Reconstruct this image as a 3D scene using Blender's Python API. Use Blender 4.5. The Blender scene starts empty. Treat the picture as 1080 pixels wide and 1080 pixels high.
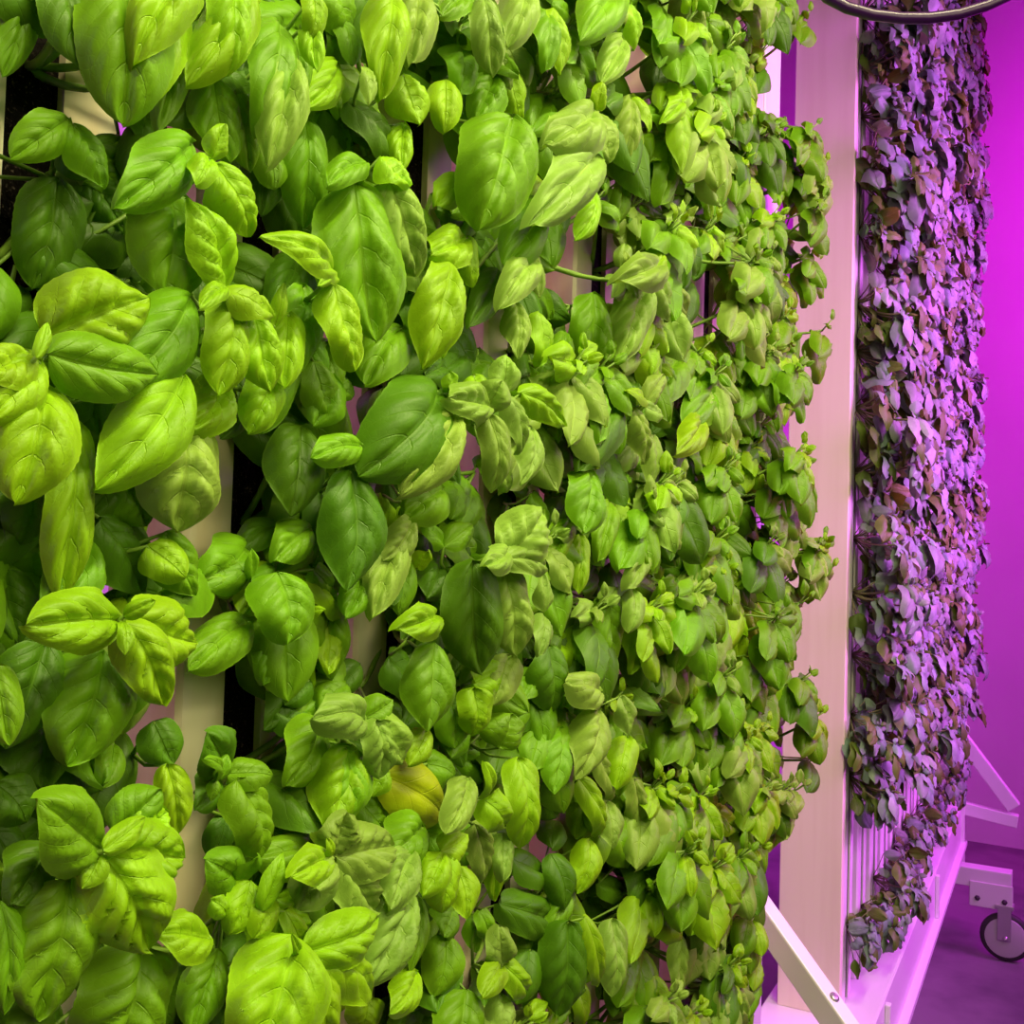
import bpy, math, random
import numpy as np
from mathutils import Vector, Matrix
random.seed(7); rng = np.random.default_rng(7)
C = bpy.context.scene.collection
V = lambda *a: np.array(a, float)
def nrm(v): return v/ (np.linalg.norm(v)+1e-12)
H = 1.6; D = 0.6; F = 1080.0
TH, PH, RO = math.radians(31.4), math.radians(2.1), math.radians(1.72)
CAM = V(0, -D, H)
fw = V(math.cos(TH)*math.cos(PH), math.sin(TH)*math.cos(PH), math.sin(PH))
r0 = V(math.sin(TH), -math.cos(TH), 0); u0 = np.cross(r0, fw)
rt = math.cos(RO)*r0 + math.sin(RO)*u0; up = -math.sin(RO)*r0 + math.cos(RO)*u0
def ray(x, y): return fw + rt*(x-540)/F + up*(540-y)/F
def at_out(x, y, p):            # point seen at (x, y), standing p metres out from the front of the near rack
    d = ray(x, y); return CAM + d*((-p+D)/d[1])
def at_depth(x, y, Z): return CAM + ray(x, y)*Z
def proj(P):
    q = np.asarray(P)-CAM; z = q@fw; return 540+F*(q@rt)/z, 540-F*(q@up)/z, z
# ---------------------------------------------------------------- materials
def newmat(name):
    m = bpy.data.materials.new(name); m.use_nodes = True
    nt = m.node_tree; b = nt.nodes['Principled BSDF']; return m, nt, b
def N(nt, kind, **kw):
    n = nt.nodes.new(kind)
    for k, v in kw.items(): setattr(n, k, v)
    return n
def mth(nt, op, a, b=None, clamp=False):
    n = N(nt, 'ShaderNodeMath', operation=op); n.use_clamp = clamp
    for i, q in enumerate((a, b)):
        if q is None: continue
        if isinstance(q, (int, float)): n.inputs[i].default_value = q
        else: nt.links.new(q, n.inputs[i])
    return n.outputs[0]
def leaf_material(name, rough, spec, trans):
    m, nt, b = newmat(name); L = nt.links.new
    uv = N(nt, 'ShaderNodeUVMap', uv_map='UVMap'); sp = N(nt, 'ShaderNodeSeparateXYZ'); L(uv.outputs[0], sp.inputs[0])
    at = N(nt, 'ShaderNodeAttribute', attribute_name='tint')
    a = mth(nt, 'ABSOLUTE', mth(nt, 'SUBTRACT', mth(nt, 'MULTIPLY', sp.outputs[0], 2.0), 1.0))
    t = sp.outputs[1]
    ph = mth(nt, 'MULTIPLY', mth(nt, 'SUBTRACT', t, mth(nt, 'MULTIPLY', mth(nt, 'POWER', a, 1.15), 0.40)), 4.8)
    fr = mth(nt, 'ABSOLUTE', mth(nt, 'SUBTRACT', mth(nt, 'FRACT', ph), 0.5))
    sec = mth(nt, 'MULTIPLY', mth(nt, 'SUBTRACT', fr, 0.455), 20.0, True)
    sec = mth(nt, 'MULTIPLY', sec, mth(nt, 'SUBTRACT', 1.0, a, True))
    mid = mth(nt, 'SUBTRACT', 1.0, mth(nt, 'MULTIPLY', a, 26.0), True)
    vein = mth(nt, 'MAXIMUM', mid, mth(nt, 'MULTIPLY', sec, 0.75))
    edge = mth(nt, 'MULTIPLY', mth(nt, 'SUBTRACT', a, .95), 14.0, True)
    tc = N(nt, 'ShaderNodeTexCoord')
    nz = N(nt, 'ShaderNodeTexNoise'); nz.inputs['Scale'].default_value = 45; nz.inputs['Detail'].default_value = 3
    L(tc.outputs['Object'], nz.inputs['Vector'])
    vo = N(nt, 'ShaderNodeTexVoronoi', feature='DISTANCE_TO_EDGE'); vo.inputs['Scale'].default_value = 210
    L(tc.outputs['Object'], vo.inputs['Vector'])
    net = mth(nt, 'SUBTRACT', 1.0, mth(nt, 'MULTIPLY', vo.outputs['Distance'], 9.0), True)
    # blotchy tone
    mr = N(nt, 'ShaderNodeMapRange'); mr.inputs['From Min'].default_value = .3; mr.inputs['From Max'].default_value = .7
    mr.inputs['To Min'].default_value = .84; mr.inputs['To Max'].default_value = 1.14; L(nz.outputs[0], mr.inputs[0])
    sc = N(nt, 'ShaderNodeVectorMath', operation='SCALE'); L(at.outputs['Color'], sc.inputs[0]); L(mr.outputs[0], sc.inputs['Scale'])
    lt = N(nt, 'ShaderNodeVectorMath', operation='MULTIPLY_ADD'); L(sc.outputs[0], lt.inputs[0])
    lt.inputs[1].default_value = (1.25, 1.15, 1.3); lt.inputs[2].default_value = (.035, .05, .012)
    mx = N(nt, 'ShaderNodeMix', data_type='RGBA'); L(mth(nt, 'MAXIMUM', edge, mth(nt, 'ADD', mth(nt, 'MULTIPLY', vein, .75), mth(nt, 'MULTIPLY', net, .08))), mx.inputs['Factor'])
    L(sc.outputs[0], mx.inputs['A']); L(lt.outputs[0], mx.inputs['B'])
    col = mx.outputs['Result']
    h = mth(nt, 'SUBTRACT', mth(nt, 'MULTIPLY', nz.outputs[0], .5), mth(nt, 'ADD', mth(nt, 'MULTIPLY', vein, .55), mth(nt, 'MULTIPLY', net, .05)))
    bp = N(nt, 'ShaderNodeBump'); bp.inputs['Strength'].default_value = .7; bp.inputs['Distance'].default_value = .0016
    L(h, bp.inputs['Height']); L(bp.outputs[0], b.inputs['Normal'])
    L(col, b.inputs['Base Color']); b.inputs['Roughness'].default_value = rough
    b.inputs['Specular IOR Level'].default_value = spec
    tr = N(nt, 'ShaderNodeBsdfTranslucent'); tm = N(nt, 'ShaderNodeVectorMath', operation='MULTIPLY')
    L(col, tm.inputs[0]); tm.inputs[1].default_value = (1.35, 1.3, .5); L(tm.outputs[0], tr.inputs[0]); L(bp.outputs[0], tr.inputs['Normal'])
    ms = N(nt, 'ShaderNodeMixShader'); ms.inputs[0].default_value = trans
    L(b.outputs[0], ms.inputs[1]); L(tr.outputs[0], ms.inputs[2]); L(ms.outputs[0], nt.nodes['Material Output'].inputs[0])
    return m
def simple(name, col, rough=.5, spec=.5, noise=None, metallic=0, bump=0, stretch=(1, 1, 1), nscale=8, detail=5):
    m, nt, b = newmat(name); b.inputs['Base Color'].default_value = (*col, 1)
    b.inputs['Roughness'].default_value = rough; b.inputs['Specular IOR Level'].default_value = spec; b.inputs['Metallic'].default_value = metallic
    if noise or bump:
        tc = N(nt, 'ShaderNodeTexCoord'); mp = N(nt, 'ShaderNodeMapping'); mp.inputs['Scale'].default_value = stretch
        nt.links.new(tc.outputs['Object'], mp.inputs[0])
        nz = N(nt, 'ShaderNodeTexNoise'); nz.inputs['Scale'].default_value = nscale; nz.inputs['Detail'].default_value = detail
        nt.links.new(mp.outputs[0], nz.inputs['Vector'])
        if noise:
            cr = N(nt, 'ShaderNodeValToRGB'); cr.color_ramp.elements[0].color = (*noise, 1); cr.color_ramp.elements[1].color = (*col, 1)
            cr.color_ramp.elements[0].position = .32; cr.color_ramp.elements[1].position = .56
            nt.links.new(nz.outputs[0], cr.inputs[0]); nt.links.new(cr.outputs[0], b.inputs['Base Color'])
        if bump:
            bp = N(nt, 'ShaderNodeBump'); bp.inputs['Strength'].default_value = bump; bp.inputs['Distance'].default_value = .004
            nt.links.new(nz.outputs[0], bp.inputs['Height']); nt.links.new(bp.outputs[0], b.inputs['Normal'])
    return m
M_leaf = leaf_material('basil_leaf', .45, .26, .22)
M_leafB = leaf_material('magenta_tinted_basil_leaf', .5, .45, .18)  # same basil on the far rack, its tints coloured by the magenta light
M_stem = simple('green_stem', (.20, .36, .03), .5, .4, noise=(.13, .25, .02), nscale=60)
M_stemB = simple('dull_stem', (.22, .2, .1), .5, .4)
M_chan = simple('cream_plastic', (.90, .83, .60), .32, .5, noise=(.80, .66, .38), nscale=7, stretch=(3, 3, .55), bump=.03)
M_chanB = simple('white_plastic', (.82, .80, .80), .35, .5)
M_steel = simple('white_painted_steel', (.82, .80, .82), .33, .5, bump=.02, nscale=3)
M_panel = simple('pale_panel', (.90, .76, .68), .5, .35, noise=(.85, .70, .62), nscale=5, stretch=(6, 6, .35))  # pink cast of the magenta light put into the base colour
M_wall = simple('painted_wall', (.80, .78, .80), .8, .2, noise=(.76, .74, .76), nscale=1.5, bump=.05)
M_floor = simple('concrete_floor', (.24, .22, .24), .55, .4, noise=(.10, .09, .11), nscale=2.2, bump=.15, detail=8)
M_dark = simple('black_rubber_cable', (.03, .003, .06), .32, .4)  # black cable; violet from the magenta light put into the base colour
M_tyre = simple('wheel_tyre', (.05, .04, .05), .5, .4)
M_wheel = simple('grey_wheel', (.55, .52, .56), .4, .5)
M_zinc = simple('zinc_fork', (.55, .53, .56), .3, .5, metallic=.7)
M_slot = simple('dark_slot', (.02, .018, .015), .9, .1)
def medium_material():
    m, nt, b = newmat('black_growing_medium'); L = nt.links.new
    tc = N(nt, 'ShaderNodeTexCoord'); nz = N(nt, 'ShaderNodeTexNoise'); nz.inputs['Scale'].default_value = 420; nz.inputs['Detail'].default_value = 2
    L(tc.outputs['Object'], nz.inputs['Vector']); cr = N(nt, 'ShaderNodeValToRGB')
    e = cr.color_ramp.elements; e[0].color = (.006, .004, .003, 1); e[0].position = .60; e[1].color = (.16, .12, .09, 1); e[1].position = .80
    L(nz.outputs[0], cr.inputs[0]); L(cr.outputs[0], b.inputs['Base Color']); b.inputs['Roughness'].default_value = .9; b.inputs['Specular IOR Level'].default_value = .12
    n2 = N(nt, 'ShaderNodeTexNoise'); n2.inputs['Scale'].default_value = 160; L(tc.outputs['Object'], n2.inputs['Vector'])
    bp = N(nt, 'ShaderNodeBump'); bp.inputs['Strength'].default_value = 1; bp.inputs['Distance'].default_value = .004
    L(n2.outputs[0], bp.inputs['Height']); L(bp.outputs[0], b.inputs['Normal']); return m
M_med = medium_material()
# ---------------------------------------------------------------- object helpers
def link(name, me, parent=None, mat=None):
    o = bpy.data.objects.new(name, me); C.objects.link(o)
    if mat: me.materials.append(mat)
    if parent: o.parent = parent
    return o
def empty(name, loc, label, cat, group=None, rotz=0):
    o = bpy.data.objects.new(name, None); C.objects.link(o); o.location = tuple(loc); o.rotation_euler = (0, 0, rotz)
    o.empty_display_size = .03; o['label'] = label; o['category'] = cat
    if group: o['group'] = group
    return o
class MB:
    def __init__(s): s.v = []; s.f = []; s.sm = []
    def add(s, vs, fs, smooth=False):
        n = len(s.v); s.v += [tuple(p) for p in vs]; s.f += [tuple(i+n for i in f) for f in fs]; s.sm += [smooth]*len(fs); return s
    def box(s, a, b, R=None):
        x0, y0, z0 = a; x1, y1, z1 = b
        vs = [(x0,y0,z0),(x1,y0,z0),(x1,y1,z0),(x0,y1,z0),(x0,y0,z1),(x1,y0,z1),(x1,y1,z1),(x0,y1,z1)]
        if R is not None: vs = [tuple(R@Vector(p)) for p in vs]
        return s.add(vs, [(0,3,2,1),(4,5,6,7),(0,1,5,4),(1,2,6,5),(2,3,7,6),(3,0,4,7)])
    def bar(s, p0, p1, w, h, upv=(0, 0, 1)):     # rectangular bar from p0 to p1
        p0 = V(*p0); p1 = V(*p1); a = nrm(p1-p0); sd = nrm(np.cross(a, V(*upv))); u = np.cross(sd, a)
        vs = [q + sd*i*w/2 + u*j*h/2 for q in (p0, p1) for i, j in ((-1,-1),(1,-1),(1,1),(-1,1))]
        return s.add(vs, [(0,1,2,3),(7,6,5,4),(0,4,5,1),(1,5,6,2),(2,6,7,3),(3,7,4,0)])
    def tube(s, pts, rad, n=7):
        pts = [V(*p) for p in pts]; k = len(pts); rad = [rad]*k if np.isscalar(rad) else rad; vs = []; prev = None
        for i, p in enumerate(pts):
            a = nrm(pts[min(i+1, k-1)]-pts[max(i-1, 0)])
            ref = prev if prev is not None else (V(0,0,1) if abs(a[2]) < .9 else V(1,0,0))
            x = nrm(ref - a*(ref@a)); prev = x; y = np.cross(a, x)
            for j in range(n): g = 2*math.pi*j/n; vs.append(p + rad[i]*(x*math.cos(g)+y*math.sin(g)))
        fs = [(i*n+j, i*n+(j+1)%n, (i+1)*n+(j+1)%n, (i+1)*n+j) for i in range(k-1) for j in range(n)]
        fs += [tuple(range(n-1, -1, -1)), tuple((k-1)*n+j for j in range(n))]
        return s.add(vs, fs, True)
    def lathe(s, c, axis, prof, n=28):            # prof: list of (radius, along)
        c = V(*c); a = nrm(V(*axis)); x = nrm(np.cross(a, V(0,0,1)) if abs(a[2]) < .9 else V(1,0,0)); y = np.cross(a, x); vs = []
        for r, h in prof:
            for j in range(n): g = 2*math.pi*j/n; vs.append(c + a*h + r*(x*math.cos(g)+y*math.sin(g)))
        k = len(prof); fs = [(i*n+j, i*n+(j+1)%n, (i+1)*n+(j+1)%n, (i+1)*n+j) for i in range(k-1) for j in range(n)]
        fs += [tuple(range(n-1, -1, -1)), tuple((k-1)*n+j for j in range(n))]
        return s.add(vs, fs, True)
    def build(s, name, mat, parent=None, bevel=0, origin=None):
        me = bpy.data.meshes.new(name)
        vs = s.v if origin is None else [tuple(V(*p)-origin) for p in s.v]
        me.from_pydata(vs, [], s.f); me.polygons.foreach_set('use_smooth', s.sm); me.update()
        o = link(name, me, parent, mat)
        if bevel:
            b = o.modifiers.new('bevel', 'BEVEL'); b.width = bevel; b.segments = 2; b.limit_method = 'ANGLE'
        return o
def tag(o, label, cat, group=None):
    o['label'] = label; o['category'] = cat
    if group: o['group'] = group
    return o
# ---------------------------------------------------------------- leaves
GR = {}
def grid(nu, nv):
    if (nu, nv) not in GR:
        t, v = np.meshgrid(np.linspace(0, 1, nu+1), np.linspace(-1, 1, nv+1), indexing='ij')
        i = np.arange(nu)[:, None]*(nv+1)+np.arange(nv)[None, :]
        f = np.stack([i, i+1, i+nv+2, i+nv+1], -1).reshape(-1, 4)
        GR[(nu, nv)] = (t.ravel(), v.ravel(), f)
    return GR[(nu, nv)]
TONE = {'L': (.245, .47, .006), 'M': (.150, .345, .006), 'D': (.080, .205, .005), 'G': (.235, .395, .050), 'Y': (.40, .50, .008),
        'P': (.20, .29, .22), 'Q': (.11, .19, .02), 'R': (.27, .38, .31)}  # far-rack tints: green greyed towards the lavender of the magenta light
class Foliage:
    def __init__(s): s.v = []; s.f = []; s.uv = []; s.c = []; s.n = 0
    def leaf(s, P0, P1, W, nvec, tone, lod=(10, 8), arc=.6, cup=.9, quilt=1.0, jit=.1):
        t, v, f = grid(*lod); P0 = np.asarray(P0, float); P1 = np.asarray(P1, float)
        Ln = np.linalg.norm(P1-P0); a = (P1-P0)/(Ln+1e-9); n = nvec - a*(nvec@a); n = nrm(n); b = np.cross(a, n)
        pr = np.power(t, .50)*np.power(1-t, .66); pr = pr/.462; pr = pr*(1-.30*t**7)
        ph0 = rng.uniform(0, 6.28); sh = rng.uniform(-.06, .06)
        ser = 1 + .03*(((t*13+ph0) % 1)-.5)*(np.abs(v) > .9)
        w = W/2*pr*ser
        cu = cup*(1+.25*np.sin(t*5+ph0))
        x = w*np.sin(v*cu)/np.sin(np.minimum(cu, 1.5)); z = w*(np.cos(v*cu)-1)/cu*1.1
        g = (t-.5)*arc*2; k = 1/(2*math.sin(arc)) if arc > 1e-3 else 1
        y = .5 + np.sin(g)*k; z2 = Ln*(np.cos(g)-math.cos(arc))*k
        av = np.abs(v); phs = (t-.40*av**1.15)*4.8
        q = np.power(np.abs(np.sin(math.pi*phs)), .8)*np.sin(np.clip(av*1.15, 0, 1)*math.pi)**.7*np.sin(math.pi*np.clip(t, 0, 1))**.5
        z = z + W*.10*quilt*q - W*.085*np.exp(-(v/.12)**2)*np.minimum(1, 6*t*(1-t)+.2)
        z = z + W*.075*quilt*np.sin(t*9+ph0+v*1.5)*av**2 + W*.03*quilt*np.sin(v*4+t*6+ph0*2)
        lat = sh*Ln*np.sin(math.pi*t)
        P = P0 + np.outer(y*Ln, a) + np.outer(z+z2, n) + np.outer(x+lat, b)
        s.v.append(P); s.f.append(f+s.n); s.n += len(P)
        s.uv.append(np.stack([v*.5+.5, t], 1))
        c = np.array(TONE[tone])*rng.uniform(1-jit, 1+jit)*(1+rng.uniform(-jit, jit, 3)*.5); s.c.append(np.tile(np.append(c, 1), (len(P), 1)))
    def build(s, name, mat, parent, origin):
        v = np.concatenate(s.v)-origin; f = np.concatenate(s.f); uv = np.concatenate(s.uv); c = np.concatenate(s.c)
        me = bpy.data.meshes.new(name); me.vertices.add(len(v)); me.vertices.foreach_set('co', v.ravel())
        me.loops.add(f.size); me.polygons.add(len(f)); me.loops.foreach_set('vertex_index', f.ravel())
        me.polygons.foreach_set('loop_start', np.arange(0, f.size, 4)); me.polygons.foreach_set('use_smooth', np.ones(len(f), bool))
        me.update(); l = me.uv_layers.new(name='UVMap'); l.data.foreach_set('uv', uv[f.ravel()].ravel())
        ca = me.color_attributes.new('tint', 'FLOAT_COLOR', 'POINT'); ca.data.foreach_set('color', c.ravel()); me.validate()
        return link(name, me, parent, mat)
# ---------------------------------------------------------------- hero leaves read from the photograph (px): base, tip, width, metres out, tone
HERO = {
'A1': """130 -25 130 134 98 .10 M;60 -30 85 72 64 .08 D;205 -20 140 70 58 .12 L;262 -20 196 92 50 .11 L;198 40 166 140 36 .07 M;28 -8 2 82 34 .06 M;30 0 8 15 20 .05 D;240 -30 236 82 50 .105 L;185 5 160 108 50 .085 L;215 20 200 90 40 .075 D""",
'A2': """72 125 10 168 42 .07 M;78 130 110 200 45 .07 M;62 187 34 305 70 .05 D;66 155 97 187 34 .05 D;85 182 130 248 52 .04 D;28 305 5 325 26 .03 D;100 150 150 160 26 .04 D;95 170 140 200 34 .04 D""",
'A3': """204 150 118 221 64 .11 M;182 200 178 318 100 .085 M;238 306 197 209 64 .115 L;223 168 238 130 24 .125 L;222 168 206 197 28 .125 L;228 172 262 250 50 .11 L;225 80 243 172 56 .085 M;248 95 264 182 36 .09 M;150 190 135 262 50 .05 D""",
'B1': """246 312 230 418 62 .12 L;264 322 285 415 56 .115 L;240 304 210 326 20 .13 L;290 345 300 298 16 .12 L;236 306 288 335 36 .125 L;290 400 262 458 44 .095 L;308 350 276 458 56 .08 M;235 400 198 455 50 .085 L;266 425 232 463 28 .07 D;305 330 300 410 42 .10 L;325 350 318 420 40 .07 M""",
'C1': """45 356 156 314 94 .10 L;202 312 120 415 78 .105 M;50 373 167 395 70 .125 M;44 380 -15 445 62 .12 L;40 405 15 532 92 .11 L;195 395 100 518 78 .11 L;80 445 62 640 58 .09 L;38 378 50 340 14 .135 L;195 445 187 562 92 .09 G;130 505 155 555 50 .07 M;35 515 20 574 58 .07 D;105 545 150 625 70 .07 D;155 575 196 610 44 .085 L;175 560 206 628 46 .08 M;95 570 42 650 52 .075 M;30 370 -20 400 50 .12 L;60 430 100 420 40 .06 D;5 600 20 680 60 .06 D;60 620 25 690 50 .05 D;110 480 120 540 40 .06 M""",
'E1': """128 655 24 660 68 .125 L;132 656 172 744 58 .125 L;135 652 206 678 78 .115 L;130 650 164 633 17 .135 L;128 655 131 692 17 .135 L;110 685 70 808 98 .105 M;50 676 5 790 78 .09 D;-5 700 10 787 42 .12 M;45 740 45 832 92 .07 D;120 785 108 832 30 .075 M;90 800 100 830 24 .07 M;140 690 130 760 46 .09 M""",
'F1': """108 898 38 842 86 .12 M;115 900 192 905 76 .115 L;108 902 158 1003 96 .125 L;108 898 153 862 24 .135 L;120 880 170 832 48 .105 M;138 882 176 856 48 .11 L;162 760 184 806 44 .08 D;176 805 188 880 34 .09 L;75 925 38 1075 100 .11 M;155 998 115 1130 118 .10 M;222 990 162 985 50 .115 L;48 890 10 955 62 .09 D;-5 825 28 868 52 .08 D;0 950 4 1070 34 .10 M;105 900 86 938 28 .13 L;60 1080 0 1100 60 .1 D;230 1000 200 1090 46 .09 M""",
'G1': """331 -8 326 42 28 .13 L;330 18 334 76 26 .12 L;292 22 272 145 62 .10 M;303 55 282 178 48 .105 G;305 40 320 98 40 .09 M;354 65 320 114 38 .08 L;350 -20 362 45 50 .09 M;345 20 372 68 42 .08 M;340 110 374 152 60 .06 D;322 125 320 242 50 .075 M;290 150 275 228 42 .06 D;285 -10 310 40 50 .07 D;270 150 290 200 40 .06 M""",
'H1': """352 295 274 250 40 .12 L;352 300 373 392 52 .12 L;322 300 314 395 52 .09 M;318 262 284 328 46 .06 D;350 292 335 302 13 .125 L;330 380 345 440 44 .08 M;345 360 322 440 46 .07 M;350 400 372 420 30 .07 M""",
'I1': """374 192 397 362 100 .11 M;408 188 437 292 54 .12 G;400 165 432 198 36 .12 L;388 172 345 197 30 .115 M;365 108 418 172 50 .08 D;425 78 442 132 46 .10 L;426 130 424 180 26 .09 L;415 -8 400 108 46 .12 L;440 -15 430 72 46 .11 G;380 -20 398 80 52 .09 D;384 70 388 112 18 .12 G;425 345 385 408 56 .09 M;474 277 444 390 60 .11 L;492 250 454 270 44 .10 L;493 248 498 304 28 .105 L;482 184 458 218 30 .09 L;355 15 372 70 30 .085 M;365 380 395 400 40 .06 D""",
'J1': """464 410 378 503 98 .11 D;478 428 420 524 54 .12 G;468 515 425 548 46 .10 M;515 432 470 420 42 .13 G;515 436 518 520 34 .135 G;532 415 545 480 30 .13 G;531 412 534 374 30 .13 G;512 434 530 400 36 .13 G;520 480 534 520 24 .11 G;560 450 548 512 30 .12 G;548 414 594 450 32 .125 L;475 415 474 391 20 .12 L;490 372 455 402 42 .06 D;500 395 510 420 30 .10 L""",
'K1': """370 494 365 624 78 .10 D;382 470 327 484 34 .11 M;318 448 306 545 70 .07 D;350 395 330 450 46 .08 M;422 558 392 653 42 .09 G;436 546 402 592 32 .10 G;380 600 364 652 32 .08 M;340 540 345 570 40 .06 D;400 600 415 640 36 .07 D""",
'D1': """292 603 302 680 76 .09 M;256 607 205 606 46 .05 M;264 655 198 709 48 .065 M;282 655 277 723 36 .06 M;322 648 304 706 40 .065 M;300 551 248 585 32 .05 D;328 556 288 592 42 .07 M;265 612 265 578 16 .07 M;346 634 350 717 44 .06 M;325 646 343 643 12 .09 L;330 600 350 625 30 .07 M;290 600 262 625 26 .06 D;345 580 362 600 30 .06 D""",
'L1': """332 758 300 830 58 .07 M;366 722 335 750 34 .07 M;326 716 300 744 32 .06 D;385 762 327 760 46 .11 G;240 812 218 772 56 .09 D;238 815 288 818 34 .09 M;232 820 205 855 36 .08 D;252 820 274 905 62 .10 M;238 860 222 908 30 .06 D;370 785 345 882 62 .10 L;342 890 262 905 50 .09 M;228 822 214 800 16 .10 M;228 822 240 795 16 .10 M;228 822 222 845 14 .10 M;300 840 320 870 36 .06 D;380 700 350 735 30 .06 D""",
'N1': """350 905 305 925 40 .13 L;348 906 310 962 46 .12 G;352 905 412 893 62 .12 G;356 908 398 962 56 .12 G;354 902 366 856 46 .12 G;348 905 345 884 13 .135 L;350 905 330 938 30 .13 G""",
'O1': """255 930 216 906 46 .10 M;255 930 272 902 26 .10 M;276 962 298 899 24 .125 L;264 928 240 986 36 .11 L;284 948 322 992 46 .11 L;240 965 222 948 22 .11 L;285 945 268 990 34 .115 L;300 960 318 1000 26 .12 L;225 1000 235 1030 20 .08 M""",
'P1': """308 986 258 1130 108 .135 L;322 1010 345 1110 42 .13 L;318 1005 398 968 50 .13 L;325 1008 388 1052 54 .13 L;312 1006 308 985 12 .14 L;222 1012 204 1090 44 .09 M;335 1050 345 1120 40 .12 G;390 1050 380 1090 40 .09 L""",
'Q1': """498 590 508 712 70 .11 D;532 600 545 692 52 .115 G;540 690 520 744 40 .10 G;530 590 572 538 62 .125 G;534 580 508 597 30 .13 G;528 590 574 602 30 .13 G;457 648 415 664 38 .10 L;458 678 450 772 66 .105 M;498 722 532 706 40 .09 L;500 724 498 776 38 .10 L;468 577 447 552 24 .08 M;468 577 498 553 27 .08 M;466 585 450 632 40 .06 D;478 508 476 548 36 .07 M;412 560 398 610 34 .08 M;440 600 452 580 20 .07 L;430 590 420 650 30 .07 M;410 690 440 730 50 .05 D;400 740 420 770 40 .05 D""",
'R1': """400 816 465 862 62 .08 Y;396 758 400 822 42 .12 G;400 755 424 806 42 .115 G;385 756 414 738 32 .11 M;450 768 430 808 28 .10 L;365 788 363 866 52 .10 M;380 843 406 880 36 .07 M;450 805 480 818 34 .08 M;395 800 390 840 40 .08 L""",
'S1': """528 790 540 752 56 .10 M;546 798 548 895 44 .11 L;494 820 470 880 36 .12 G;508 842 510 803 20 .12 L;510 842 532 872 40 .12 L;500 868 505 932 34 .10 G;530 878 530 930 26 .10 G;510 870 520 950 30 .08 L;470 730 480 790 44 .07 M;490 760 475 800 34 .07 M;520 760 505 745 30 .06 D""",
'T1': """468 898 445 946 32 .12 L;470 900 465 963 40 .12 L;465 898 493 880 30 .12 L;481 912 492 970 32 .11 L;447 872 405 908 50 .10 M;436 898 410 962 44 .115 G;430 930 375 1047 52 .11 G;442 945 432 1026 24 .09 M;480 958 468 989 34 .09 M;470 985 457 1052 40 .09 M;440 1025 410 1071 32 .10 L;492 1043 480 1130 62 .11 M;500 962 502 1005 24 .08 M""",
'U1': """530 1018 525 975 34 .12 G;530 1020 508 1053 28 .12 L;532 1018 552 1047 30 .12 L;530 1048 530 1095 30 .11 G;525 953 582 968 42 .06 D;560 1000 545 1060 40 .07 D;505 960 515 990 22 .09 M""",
'X': """500 -8 465 18 30 .10 M;510 -5 520 82 36 .12 G;552 -12 535 52 38 .12 G;583 8 590 80 34 .11 L;570 10 574 76 36 .10 M;490 20 465 42 36 .06 D;485 50 484 101 44 .08 M;470 84 468 141 34 .09 L;522 78 500 127 42 .09 M;536 70 548 131 32 .09 L;530 62 538 95 24 .10 G;542 122 505 243 94 .13 M;628 158 554 240 66 .125 G;626 122 570 157 60 .135 G;630 118 636 86 18 .135 L;630 118 641 173 38 .14 G;568 212 530 284 50 .10 M;562 278 525 327 36 .11 G;562 266 569 314 22 .10 G;545 318 545 380 28 .10 G;567 328 568 387 30 .09 L;525 284 494 346 34 .07 D;625 308 621 395 46 .09 M;682 303 655 380 46 .12 G;685 282 646 298 40 .125 G;690 284 704 340 28 .125 G;690 284 699 267 16 .125 L;625 200 606 254 28 .10 L;655 188 648 240 22 .08 M;665 100 657 174 30 .11 G;668 100 684 140 20 .11 L;656 -6 611 44 46 .12 M;664 4 668 54 24 .115 L;652 40 632 90 32 .10 G;695 5 695 72 32 .10 M;720 -12 728 64 34 .11 G;712 108 718 184 32 .12 L;716 108 696 131 22 .12 L;700 140 695 217 44 .09 M;728 110 738 200 34 .10 M;652 423 608 498 60 .10 D;620 495 615 563 48 .105 M;668 430 678 490 28 .12 G;690 458 682 516 24 .11 G;680 425 660 412 18 .12 L;682 425 700 395 22 .12 G;680 428 696 440 20 .12 G;642 528 630 593 32 .09 M;612 563 610 627 24 .09 L;602 548 582 593 28 .09 L;682 568 660 622 32 .11 G;668 622 662 668 24 .11 G;573 646 573 605 20 .12 G;572 648 567 693 24 .12 G;640 623 642 704 36 .09 M;613 656 618 703 34 .08 L;712 608 700 681 44 .09 M;664 678 690 736 44 .08 D;580 680 580 752 50 .09 D;633 730 594 722 40 .11 G;590 767 583 839 38 .09 M;632 748 605 823 42 .11 G;663 776 650 833 32 .10 L;630 794 644 844 24 .09 G;655 733 662 776 24 .11 G;690 763 736 810 50 .06 D;610 820 628 882 30 .09 L;640 844 646 896 28 .09 G;668 820 673 880 28 .09 G;622 884 608 943 30 .09 L;600 970 590 1072 54 .10 D;616 966 628 1040 26 .11 L;646 968 645 1052 34 .10 G;724 824 720 892 28 .09 M;730 934 736 1016 42 .09 D;718 985 712 1062 24 .10 G;690 1028 690 1084 30 .09 L;590 620 575 600 24 .08 M;585 380 596 350 26 .08 M;572 385 585 402 24 .08 M;606 385 585 400 26 .08 L;715 380 690 430 44 .08 M;737 440 712 480 30 .09 L;755 395 720 450 44 .08 M;745 20 750 70 30 .1 M;740 600 725 640 34 .09 G;760 660 748 720 34 .1 G;600 930 575 985 30 .07 M;580 900 595 960 34 .07 D;740 700 728 760 30 .09 G;560 520 575 560 26 .07 M"""}
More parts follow.
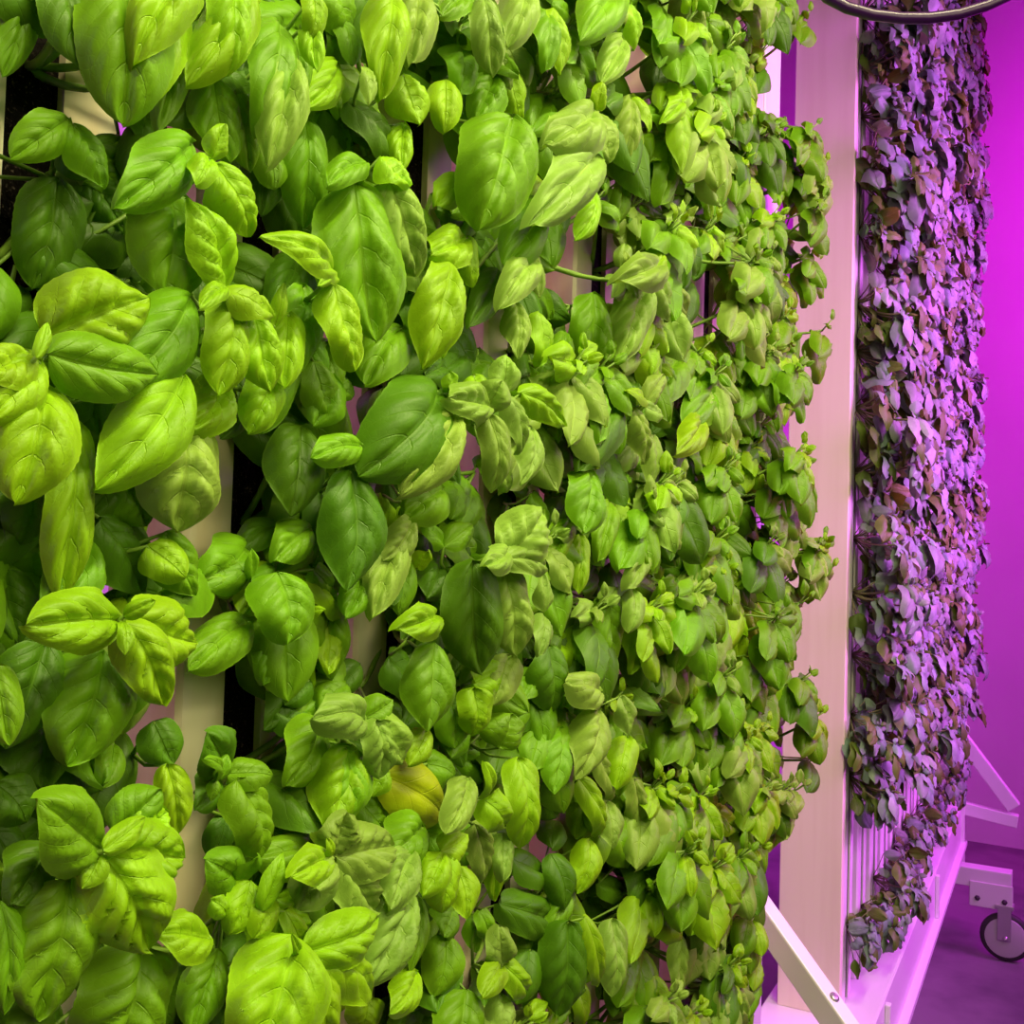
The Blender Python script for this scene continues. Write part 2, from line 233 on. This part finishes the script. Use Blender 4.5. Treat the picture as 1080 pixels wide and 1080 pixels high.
LAB = {
'A1': 'basil plant at the top left corner, huge smooth leaf hanging over the cream channel',
'A2': 'sparse young basil plant on a bare pale stem over the leftmost black slot',
'A3': 'basil plant with a light rosette above broad ribbed leaves, upper left',
'B1': 'bright yellow-green basil plant crowning the big cluster left of the second black slot',
'C1': 'large basil plant at the left edge with a bulging round leaf and a pointed one',
'E1': 'basil plant at left with a pale four-leaf rosette beside the bare cream channel',
'F1': 'basil plant in the lower left corner with a puckered ball-shaped leaf',
'G1': 'basil plant at the top with a folded pale bud above long hanging leaves',
'H1': 'basil plant with a curled hooked leaf pointing left beside the second black slot',
'I1': 'basil plant with one very large dark ribbed leaf, top third of the wall',
'J1': 'basil plant with a dark cupped leaf and greyish serrated rosette, centre left',
'K1': 'basil plant with a dark oval leaf edged in violet light, left of centre',
'D1': 'small basil plant with round leaves spread across the second black slot',
'L1': 'basil plant with a curled dark shoot edged in violet light below the black slot',
'N1': 'basil plant ending in a broad pale wrinkled rosette, lower left of centre',
'O1': 'basil plant with upright spiky pale young leaves under the bare cream channel',
'P1': 'basil plant at the bottom edge with an oversized bright smooth leaf on an arching stem',
'Q1': 'basil plant at centre with a long dark oval leaf under a round pale leaf',
'R1': 'basil plant carrying one flat yellow leaf among pale wrinkled leaves',
'S1': 'basil plant with small pointed rosette over two long hanging leaves, lower centre',
'T1': 'basil plant with a bright yellow-green three-leaf shoot, lower centre',
'U1': 'basil plant with a small pale three-leaf shoot beside a short dark gap, bottom centre'}
def TX(k): return .386 + .199*(k-1)      # position of the k-th channel of the near rack
NT = 8
def parse(s): return [(*[float(q) for q in e.split()[:6]], e.split()[6]) for e in s.split(';') if e.strip()]
GAPS = [(8,28,62,122),(4,120,58,190),(0,190,10,350),(60,74,112,150),(145,105,165,130),(0,270,26,350),(95,238,135,285),(192,462,250,580),(244,460,284,548),(182,622,242,660),
 (176,706,242,770),(196,770,236,960),(238,694,280,765),(140,738,190,776),(124,804,156,836),(34,800,72,832),(258,214,302,285),(428,130,472,205),(368,640,410,742),(362,408,388,450),
 (498,508,522,565),(496,322,526,362),(370,1036,412,1080),(476,950,500,1042),(510,952,548,988),(594,236,640,326),(648,56,682,94),(735,296,762,345),(678,994,698,1024),(332,200,352,245),
 (150,860,230,965),(560,515,570,530),(645,672,660,695),(425,610,440,640),(475,465,500,480)]
def maxx(y):                              # right outline of the near foliage
    T = [(-300,850),(0,850),(30,852),(55,835),(70,790),(115,792),(122,862),(180,872),(240,862),(320,876),(365,866),(372,862),(500,868),(540,898),(600,890),(635,862),(645,834),(688,832),(695,886),(740,884),(760,872),(800,862),(850,842),(885,826),(905,802),(1400,800)]
    for (a, b), (c, d) in zip(T, T[1:]):
        if y <= c: return b+(d-b)*(y-a)/(c-a)
    return 800
def free(P, m=0):
    x, y, z = proj(P)
    if x > maxx(y)+m: return False
    return not any(a-4 < x < c+4 and b-4 < y < d+4 for a, b, c, d in GAPS)
class Plant:
    def __init__(s, k, z, label): s.k = k; s.root = V(TX(k), .012, z); s.leaves = []; s.label = label; s.shoots = []; s.hero = False
plants = []
def face(P, roll, axis):
    n = nrm(nrm(CAM-P)*.5 + V(-.05, -.75, .42)); a = nrm(axis); n = nrm(n - a*(n@a)); b = np.cross(a, n)
    return n*math.cos(roll)+b*math.sin(roll)
def hero_leaf(pl, e):
    bx, by, tx, ty, w, p, tone = e
    dp = rng.uniform(-.012, .012)
    P0 = at_out(bx, by, p-.006); P1 = at_out(tx, ty, p+dp); mid = (P0+P1)/2; Z = proj(mid)[2]
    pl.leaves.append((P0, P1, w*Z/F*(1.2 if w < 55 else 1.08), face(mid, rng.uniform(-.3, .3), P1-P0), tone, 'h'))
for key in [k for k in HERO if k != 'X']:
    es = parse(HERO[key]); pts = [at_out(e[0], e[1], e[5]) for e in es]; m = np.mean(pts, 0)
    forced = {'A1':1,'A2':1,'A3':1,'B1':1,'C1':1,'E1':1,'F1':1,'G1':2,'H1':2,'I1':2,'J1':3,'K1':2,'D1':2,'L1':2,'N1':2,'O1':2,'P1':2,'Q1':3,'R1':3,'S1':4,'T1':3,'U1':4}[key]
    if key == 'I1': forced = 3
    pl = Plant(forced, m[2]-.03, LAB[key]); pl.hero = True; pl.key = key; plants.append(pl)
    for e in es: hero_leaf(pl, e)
    pl.center = m
# remaining plants: one every ~0.125 m up each channel
ORD = ['first','second','third','fourth','fifth','sixth','seventh','eighth','ninth','tenth','eleventh','twelfth','thirteenth','fourteenth','fifteenth','sixteenth','seventeenth','eighteenth','nineteenth','twentieth','twenty-first','twenty-second','twenty-third','twenty-fourth']
byk = {k: [p for p in plants if p.k == k] for k in range(1, NT+1)}
for k in range(1, NT+1):
    Z = .3126+.8536*(TX(k)); ztop = H+(600/F)*Z*.97; zbot = H-(520/F)*Z
    zs = []; z = zbot + .03
    while z < ztop+.02: zs.append(z); z += {1:.13, 2:.13, 3:.13, 4:.125}.get(k, .125)*rng.uniform(.93, 1.07)
    for z in zs:
        if all(abs(p.root[2]-z) > (.075 if k <= 3 else .07) for p in byk[k]):
            pl = Plant(k, z, ''); plants.append(pl); byk[k].append(pl); pl.center = V(TX(k)-.01, -.07, z+.02)
    byk[k].sort(key=lambda p: -p.root[2])
# the other hand-placed leaves go to the nearest plant
for e in parse(HERO['X']):
    P = at_out(e[0], e[1], e[5]); k = min(range(3, NT+1), key=lambda q: abs(TX(q)-P[0]-.02))
    c = [p for p in byk[k] if not p.hero] or byk[k]
    pl = min(c, key=lambda p: abs(p.root[2]+.03-P[2])); hero_leaf(pl, e)
# generated leaves
def rleaf(pl, P0, axis, L, ratio, tone, roll=0, n=None, m=0):
    P1 = P0+nrm(axis)*L; mid = (P0+P1)/2
    if not (free(P0, m) and free(P1, m) and free(mid, m) and free(P0*.75+P1*.25, m) and free(P0*.25+P1*.75, m)): return
    pl.leaves.append((P0, P1, L*ratio, face(mid, roll, axis) if n is None else n, tone, 'g'))
def pick(ws): return random.choices(list(ws), weights=list(ws.values()))[0]
for pl in plants:
    r = pl.root; k = pl.k; ns = 3
    deep = pl.hero or k <= 3
    for i in range(ns if not deep else 3):
        pmx = .062 if deep else (.11 if k == 4 else .145); pmn = .03 if deep else .06
        c = r + V(rng.uniform(-.075, .075), -rng.uniform(pmn, pmx), rng.uniform(-.045, .085))
        if k == 1 and not deep: continue
        if not free(c): 
            c = r + V(rng.uniform(-.09, .03), -rng.uniform(pmn, pmx*.8), rng.uniform(-.045, .085))
            if not free(c): continue
        pl.shoots.append(c); ph = rng.uniform(0, math.pi); tip = pick({'L':5, 'M':3, 'G':3})
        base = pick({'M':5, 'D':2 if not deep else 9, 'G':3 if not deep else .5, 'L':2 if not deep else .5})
        s = rng.uniform(.85, 1.15)*(1.0 if not deep else .95)
        for j, (Ln, drop, nn) in enumerate([(.088, -1.0, 2), (.082, -.8, 2), (.058, -.6, 2), (.030, -.1, 2), (.018, .8, 2)]):
            if deep and j > 2: break
            for q in range(nn):
                g = ph + j*math.pi/2 + q*math.pi + rng.uniform(-.3, .3)
                ax = V(math.cos(g)*.75, -.28+.28*math.sin(g), drop+math.sin(g)*.55+rng.uniform(-.15, .15))
                o = c + V(math.cos(g)*.006, .016-.008*j, math.sin(g)*.006 - .012 + .006*j)
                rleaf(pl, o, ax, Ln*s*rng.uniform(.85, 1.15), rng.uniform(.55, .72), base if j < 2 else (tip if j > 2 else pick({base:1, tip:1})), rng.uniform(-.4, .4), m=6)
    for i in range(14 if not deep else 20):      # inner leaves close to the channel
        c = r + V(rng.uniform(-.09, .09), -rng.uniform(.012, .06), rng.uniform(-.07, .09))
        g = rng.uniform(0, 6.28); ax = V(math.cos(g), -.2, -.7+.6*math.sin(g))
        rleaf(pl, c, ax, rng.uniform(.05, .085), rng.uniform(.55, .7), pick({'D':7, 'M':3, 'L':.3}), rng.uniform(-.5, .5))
# build the near plants
cnt = {}
for k in range(1, NT+1):
    for i, pl in enumerate(byk[k]):
        if not pl.leaves: continue
        if not pl.label:
            cnt[k] = cnt.get(k, 0)+1
            pl.label = 'green basil plant in the %s near-rack channel, %s down of its smaller plants' % (ORD[k-1], ORD[cnt[k]-1])
        o = empty('basil_plant', pl.root, pl.label, 'plant', 'green basil plants on the near rack')
        fo = Foliage(); yo = Foliage(); st = MB(); cents = list(pl.shoots)
        hl = [l for l in pl.leaves if l[5] == 'h']
        for (P0, P1, W, n, tone, kind) in pl.leaves:
            Z = proj(P0)[2]; lod = ((26, 16) if np.linalg.norm(P1-P0)/Z > .06 else (16, 10)) if kind == 'h' else ((16, 10) if Z < 1.0 else (12, 8))
            (yo if (kind == 'h' and np.linalg.norm(P1-P0) < .026) else fo).leaf(P0, P1, W, n, tone, lod, arc=rng.uniform(.35, .8), cup=rng.uniform(.65, 1.15), quilt=rng.uniform(.75, 1.15)*{'G': 1.6, 'L': 1.35, 'M': 1.1, 'D': .8, 'Y': .15}[tone])
        # main stem(s) out of the slot, then a stalk to every leaf
        if hl:
            hb = [l[0] for l in hl]
            seeds = [hb[0]]
            for q in hb:
                if min(np.linalg.norm(q-t) for t in seeds) > .07: seeds.append(q)
            cl = {i: [q for q in hb if min(range(len(seeds)), key=lambda j: np.linalg.norm(q-seeds[j])) == i] for i in range(len(seeds))}
            cents += [np.mean(v, 0)+V(.004, .03, -.012) for v in cl.values() if v]
        if not cents: cents = [pl.root+V(0, -.04, .02)]
        for c in cents:
            m = pl.root*.45+c*.55 + V(0, .0, -.018)
            pts = [(1-t)**2*pl.root + 2*t*(1-t)*m + t*t*c for t in np.linspace(0, 1, 6)]
            st.tube(pts, list(np.linspace(.0032, .002, 6)), 6)
        for l in pl.leaves:
            c = min(cents, key=lambda q: np.linalg.norm(q-l[0])); d = np.linalg.norm(l[0]-c)
            if d > .12: continue
            e = l[0]+(l[1]-l[0])*.03; mm = (c+e)/2+V(0, .004, -.004)
            st.tube([c, mm, e], [.0017, .0014, .0012], 5)
        st.build('stem', M_stem, o, origin=pl.root); fo.build('foliage', M_leaf, o, pl.root)
        if yo.v: yo.build('young_leaves', M_leaf, o, pl.root)
# ---------------------------------------------------------------- channels
def channel(name, label, group, loc, rotz, z0, z1, w, dep, slot, mat, medium, detail=True):
    o = empty(name, loc, label, 'plant tower', group, rotz); h = w/2; s = slot/2; t = .003; lip = .006
    # C-shaped extrusion, opening to -y
    prof = [(-s, lip*1.2),(-s, 0),(-h+.004, 0),(-h, .004),(-h, dep),(h, dep),(h, .004),(h-.004, 0),(s, 0),(s, lip*1.2),
            (s+t, lip*1.2),(s+t, t),(h-t, t),(h-t, dep-t),(-h+t, dep-t),(-h+t, t),(-s-t, t),(-s-t, lip*1.2)]
    n = len(prof); a = z0-loc[2]; b = z1-loc[2]
    vs = [(x, y, z) for z in (a, b) for x, y in prof]; fs = [(i, (i+1)%n, n+(i+1)%n, n+i) for i in range(n)]
    m = MB().add(vs, fs); m.build('channel_body', mat, o)
    MB().box((-h+.004, lip*1.3 if detail else .004, a+.002), (h-.004, dep-.004, b-.002)).build('growing_medium', medium, o)
    return o
for k in range(1, NT+1):
    channel('grow_channel', 'cream vertical grow channel with a black slot, %s from the left of the near rack' % ORD[k-1],
            'cream vertical channels of the near rack', (TX(k), 0, .62), 0, .62, 3.0, .128, .085, .040, M_chan, M_med)
# near rack frame
ra = empty('growing_rack', (1.15, .05, 0), 'white steel rack holding the green basil wall, its end post beside the pale panel', 'rack')
def ab(pts): return [V(*p)-V(1.15, .05, 0) for p in pts]
RO_ = V(1.15, .05, 0)
MB().box((1.85, .0, .3), (1.945, .06, 3.1)).build('end_post', M_steel, ra, .004, RO_)
MB().box((-.3, .0, .3), (-.22, .06, 3.1)).build('end_post', M_steel, ra, .004, RO_)
MB().box((-.3, -.06, .5), (1.945, .10, .55)).box((-.3, -.06, .55), (1.945, -.055, .62)).build('gutter_tray', M_steel, ra, .003, RO_)
MB().box((-.3, .0, 3.02), (1.945, .06, 3.1)).build('top_rail', M_steel, ra, .004, RO_)
b0 = at_depth(786, 938, 1.93); b1 = at_depth(905, 1108, 1.72)
MB().bar(b0, b1, .034, .05).build('diagonal_brace', M_steel, ra, .004, RO_)
bb = b0*.17+b1*.83; ax = nrm(b1-b0); sd = nrm(np.cross(ax, V(0,0,1))); un = np.cross(sd, ax)
bc = at_depth(869, 1064, 1.78); 
hit = b0+ax*((bc-b0)@ax); MB().lathe(hit+un*.024, un, [(.0, 0), (.009, 0), (.009, .003), (.005, .005), (.0, .005)], 12).build('bolt', M_zinc, ra, 0, RO_)
foot = b1 + ax*.1; MB().bar(foot, (foot[0], .03, foot[2]), .04, .05).build('outrigger_bar', M_steel, ra, .004, RO_)
for fx in (1.86,): MB().box((fx, -.03, .0), (fx+.06, .03, .5)).build('leg', M_steel, ra, .004, RO_)
MB().box((-.29, -.03, .0), (-.23, .03, .5)).build('leg', M_steel, ra, .004, RO_)
# ---------------------------------------------------------------- far rack
AB = math.radians(3.33); dB = V(math.cos(AB), math.sin(AB), 0); nB = V(-math.sin(AB), math.cos(AB), 0)
OB = V(2.408, -.035, 0)
def LB(s, q, z): return OB + dB*s + nB*q + V(0, 0, z)      # s along, q back from the front, z above floor
rb = empty('growing_rack', OB, 'magenta-lit white steel rack behind the pale panel, with a caster wheel at its far end', 'rack', rotz=AB)
TR = H-1.036; LEN = 2.36
def lb(m, nm, mat=M_steel, bev=.003, par=None): return m.build(nm, mat, par or rb, bev)
lb(MB().box((0, 0, TR), (.006, .14, 4.6)).box((.006, 0, TR), (.03, .004, 4.6)).box((.006, .136, TR), (.03, .14, 4.6)), 'end_panel', M_panel, .002)
lb(MB().box((-.14, -.072, TR-.012), (LEN+.05, .17, TR)).box((-.14, -.075, TR-.165), (LEN+.05, -.070, TR)).box((-.14, -.097, TR-.170), (LEN+.05, -.070, TR-.150)).box((-.14, .165, TR-.15), (LEN+.05, .17, TR)), 'gutter_tray')
for s_ in (.16, 1.3):
    lb(MB().box((s_, -.088, TR-.15), (s_+.022, -.0752, TR-.01)), 'tray_rib')
lb(MB().box((LEN+.0, -.088, TR-.30), (LEN+.05, -.03, TR+.36)), 'end_post')
lb(MB().box((LEN+.0, .10, TR-.30), (LEN+.05, .16, 4.6)), 'end_post')
lb(MB().box((0.03, .02, 4.5), (LEN+.05, .13, 4.6)), 'top_rail')
lb(MB().bar((LEN+.03, -.06, TR+.30), (LEN+.03, -.275, TR+.02), .05, .055), 'diagonal_brace')
lb(MB().bar((LEN+.03, -.06, TR-.005), (LEN+.03, -.29, TR-.035), .05, .05), 'outrigger_bar')
lb(MB().bar((LEN-.1, -.06, TR-.25), (LEN-.1, -.275, TR-.25), .075, .075), 'caster_beam')
lb(MB().bar((LEN-.1, -.06, TR-.25), (LEN+.05, -.06, TR-.25), .04, .075), 'cross_beam')
cpl = lb(MB().box((LEN-.15, -.28, TR-.36), (LEN-.144, -.12, TR-.26)), 'caster_plate')
for qy in (-.25, -.15): lb(MB().lathe((LEN-.151, qy, TR-.325), (-1, 0, 0), [(0, 0), (.011, 0), (.011, .004), (0, .004)], 6), 'bolt', M_tyre, 0, cpl)
ca = V(LEN-.13, -.255, .097)
cw = lb(MB().lathe(ca-V(.02, 0, 0), (1, 0, 0), [(0, 0), (.078, 0), (.078, .04), (0, .04)], 32), 'caster_wheel', M_wheel, .003)
lb(MB().lathe(ca-V(.016, 0, 0), (1, 0, 0), [(.078, 0), (.093, .004), (.097, .016), (.093, .028), (.078, .032)], 32), 'tyre', M_tyre, 0, cw)
lb(MB().box(tuple(ca+V(-.030, -.02, -.01)), tuple(ca+V(-.026, .03, .12))).box(tuple(ca+V(.026, -.02, -.01)), tuple(ca+V(.030, .03, .12))).box(tuple(ca+V(-.03, -.03, .115)), tuple(ca+V(.03, .04, .13))), 'caster_fork', M_zinc, .002)
lb(MB().lathe(ca-V(.034, 0, 0), (1, 0, 0), [(0, 0), (.010, 0), (.010, .068), (0, .068)], 12), 'axle', M_zinc, 0)
ca2 = V(.12, -.275, .085)
NB = 12
for i in range(NB):
    p = LB(.11+.195*i, 0.004, TR+.001)
    channel('grow_channel', 'magenta-lit white grow channel, %s behind the pale panel on the far rack' % ORD[i], 'white vertical channels of the far rack',
            p, AB, TR+.001, 4.5, .118, .09, .034, M_chanB, M_slot, False)
# far plants: a few built plants, then copies
protos = []
def far_plant(seed):
    random.seed(seed); e = empty('basil_plant', (0, 0, 0), 'x', 'plant', 'dusky basil plants on the far rack')
    fo = Foliage(); st = MB(); r = V(0, .01, 0)
    for i in range(5):
        c = V(rng.uniform(-.09, .09), -rng.uniform(.04, .135), rng.uniform(-.06, .07)); ph = rng.uniform(0, 3.14)
        m = r*.5+c*.5+V(0, 0, -.02); st.tube([(1-t)**2*r+2*t*(1-t)*m+t*t*c for t in np.linspace(0, 1, 5)], .0022, 5)
        for j, (Ln, drop) in enumerate([(.080, -1.0), (.070, -.75), (.045, -.4), (.022, .5)]):
            for q in range(2):
                g = ph+j*math.pi/2+q*math.pi+rng.uniform(-.3, .3)
                ax = V(math.cos(g)*.8, -.3+.3*math.sin(g), drop+.5*math.sin(g)); P0 = c+V(0, .012-.006*j, -.008+.005*j); L = Ln*rng.uniform(.8, 1.2)
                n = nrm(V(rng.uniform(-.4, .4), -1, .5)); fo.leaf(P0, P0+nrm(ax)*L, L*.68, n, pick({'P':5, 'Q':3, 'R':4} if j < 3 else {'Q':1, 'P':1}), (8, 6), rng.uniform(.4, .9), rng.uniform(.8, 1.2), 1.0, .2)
    for i in range(18):
        c = V(rng.uniform(-.095, .095), -rng.uniform(.004, .07), rng.uniform(-.08, .08)); g = rng.uniform(0, 6.28)
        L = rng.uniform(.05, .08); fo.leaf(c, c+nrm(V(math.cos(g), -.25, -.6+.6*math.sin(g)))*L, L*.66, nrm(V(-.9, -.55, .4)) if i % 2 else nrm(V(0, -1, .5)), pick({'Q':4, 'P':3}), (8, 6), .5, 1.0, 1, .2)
        st.tube([r, (r+c)/2+V(0, 0, -.006), c], .0014, 4)
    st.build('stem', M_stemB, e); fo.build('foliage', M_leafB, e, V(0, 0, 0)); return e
protos = [far_plant(100+i) for i in range(9)]; used = set(); nfar = 0
random.seed(3)
for i in range(NB):
    Z = 2.44+.172*i; zt = H+.58*Z; row = 0
    zs = [H-.87+.0*i] + list(np.arange(H-.50, zt, .142))
    for j, z in enumerate(zs):
        if j == 0 and i in (5, 9): pass
        pi = random.randrange(9); src = protos[pi]
        lab = ('dusky basil plant in the far rack\'s lone bottom row, %s from the pale panel' % ORD[i]) if j == 0 else \
              ('dusky basil plant on the %s far-rack channel, %s up in the dense mass' % (ORD[i], ORD[j-1] if j <= 24 else 'top'))
        if pi not in used: o = src; used.add(pi); kids = []
        else:
            o = src.copy(); C.objects.link(o)
            for ch in list(src.children):
                c = ch.copy(); C.objects.link(c); c.parent = o
        o['label'] = lab; p = LB(.11+.195*i, 0, z+random.uniform(-.02, .02)); o.location = tuple(p)
        s = random.uniform(.85, 1.15)*(1.0 if j else .82); o.scale = (s*random.choice((-1, 1)), s, s); o.rotation_euler = (random.uniform(-.15, .15), random.uniform(-.3, .3), AB+random.uniform(-.15, .15)); nfar += 1
for i, p in enumerate(protos):
    if i not in used:
        for ch in list(p.children): bpy.data.objects.remove(ch)
        bpy.data.objects.remove(p)
print('PLANTS near', len([p for p in plants if p.leaves]), 'far', nfar, 'leaves', sum(len(p.leaves) for p in plants))
# ---------------------------------------------------------------- cable loop
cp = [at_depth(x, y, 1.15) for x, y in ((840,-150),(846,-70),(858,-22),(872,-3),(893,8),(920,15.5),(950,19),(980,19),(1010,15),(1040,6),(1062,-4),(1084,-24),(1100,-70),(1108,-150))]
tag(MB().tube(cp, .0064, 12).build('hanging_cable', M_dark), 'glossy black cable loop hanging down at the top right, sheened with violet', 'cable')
# ---------------------------------------------------------------- room
def struct(name, a, b, mat):
    o = MB().box(a, b).build(name, mat); o['kind'] = 'structure'; return o
struct('floor', (-3, -4, -.1), (6.5, 1.6, 0), M_floor)
struct('wall_end', (6.5, -4, -.1), (6.6, 1.7, 5.6), M_wall)
struct('wall_back', (-3, 1.5, -.1), (6.5, 1.6, 5.6), M_wall)
# ---------------------------------------------------------------- light
def area(name, loc, target, sx, sy, col, power, spread=None):
    l = bpy.data.lights.new(name, 'AREA'); l.shape = 'RECTANGLE'; l.size = sx; l.size_y = sy; l.color = col; l.energy = power
    if spread: l.spread = math.radians(spread)
    o = bpy.data.objects.new(name, l); C.objects.link(o); o.location = loc
    o.rotation_euler = (Vector(target)-Vector(loc)).to_track_quat('-Z', 'Y').to_euler(); return o
WARM = (1, .91, .50)
area('white_grow_light', (.65, -.95, 2.95), (.65, 0, 1.35), 2.0, .08, WARM, 31, 130)
area('white_grow_light', (.55, -1.5, 2.25), (.75, 0, 1.6), 2.0, .6, WARM, 15.5, 160)
area('magenta_grow_light', (-1.3, .05, 1.9), (1.5, -.02, 1.5), .3, 1.6, (.45, .0, 1), 6)
area('magenta_grow_light', (.9, 1.2, 3.4), (.9, .9, 0), 3.4, .3, (.85, .03, 1), 18)
area('magenta_grow_light', (3.4, -1.5, 2.5), (3.4, 0, 2.0), 2.8, 1.8, (.80, .12, 1), 92, 100)
area('magenta_grow_light', (4.6, -2.0, 4.4), (6.5, -1.0, 2.8), 1.5, .4, (.92, .0, .95), 74, 130)
w = bpy.data.worlds.new('World'); bpy.context.scene.world = w; w.use_nodes = True
w.node_tree.nodes['Background'].inputs[0].default_value = (.30, .16, .24, 1); w.node_tree.nodes['Background'].inputs[1].default_value = .06
# ---------------------------------------------------------------- camera
cd = bpy.data.cameras.new('camera'); cd.sensor_width = 36; cd.lens = 36; cd.clip_start = .02
co = bpy.data.objects.new('camera', cd); C.objects.link(co)
R = Matrix(((rt[0], up[0], -fw[0]), (rt[1], up[1], -fw[1]), (rt[2], up[2], -fw[2])))
co.matrix_world = Matrix.Translation(Vector(CAM)) @ R.to_4x4(); bpy.context.scene.camera = co
vs = bpy.context.scene.view_settings; vs.view_transform = 'Standard'; vs.look = 'None'; vs.gamma = 1; vs.exposure = 0
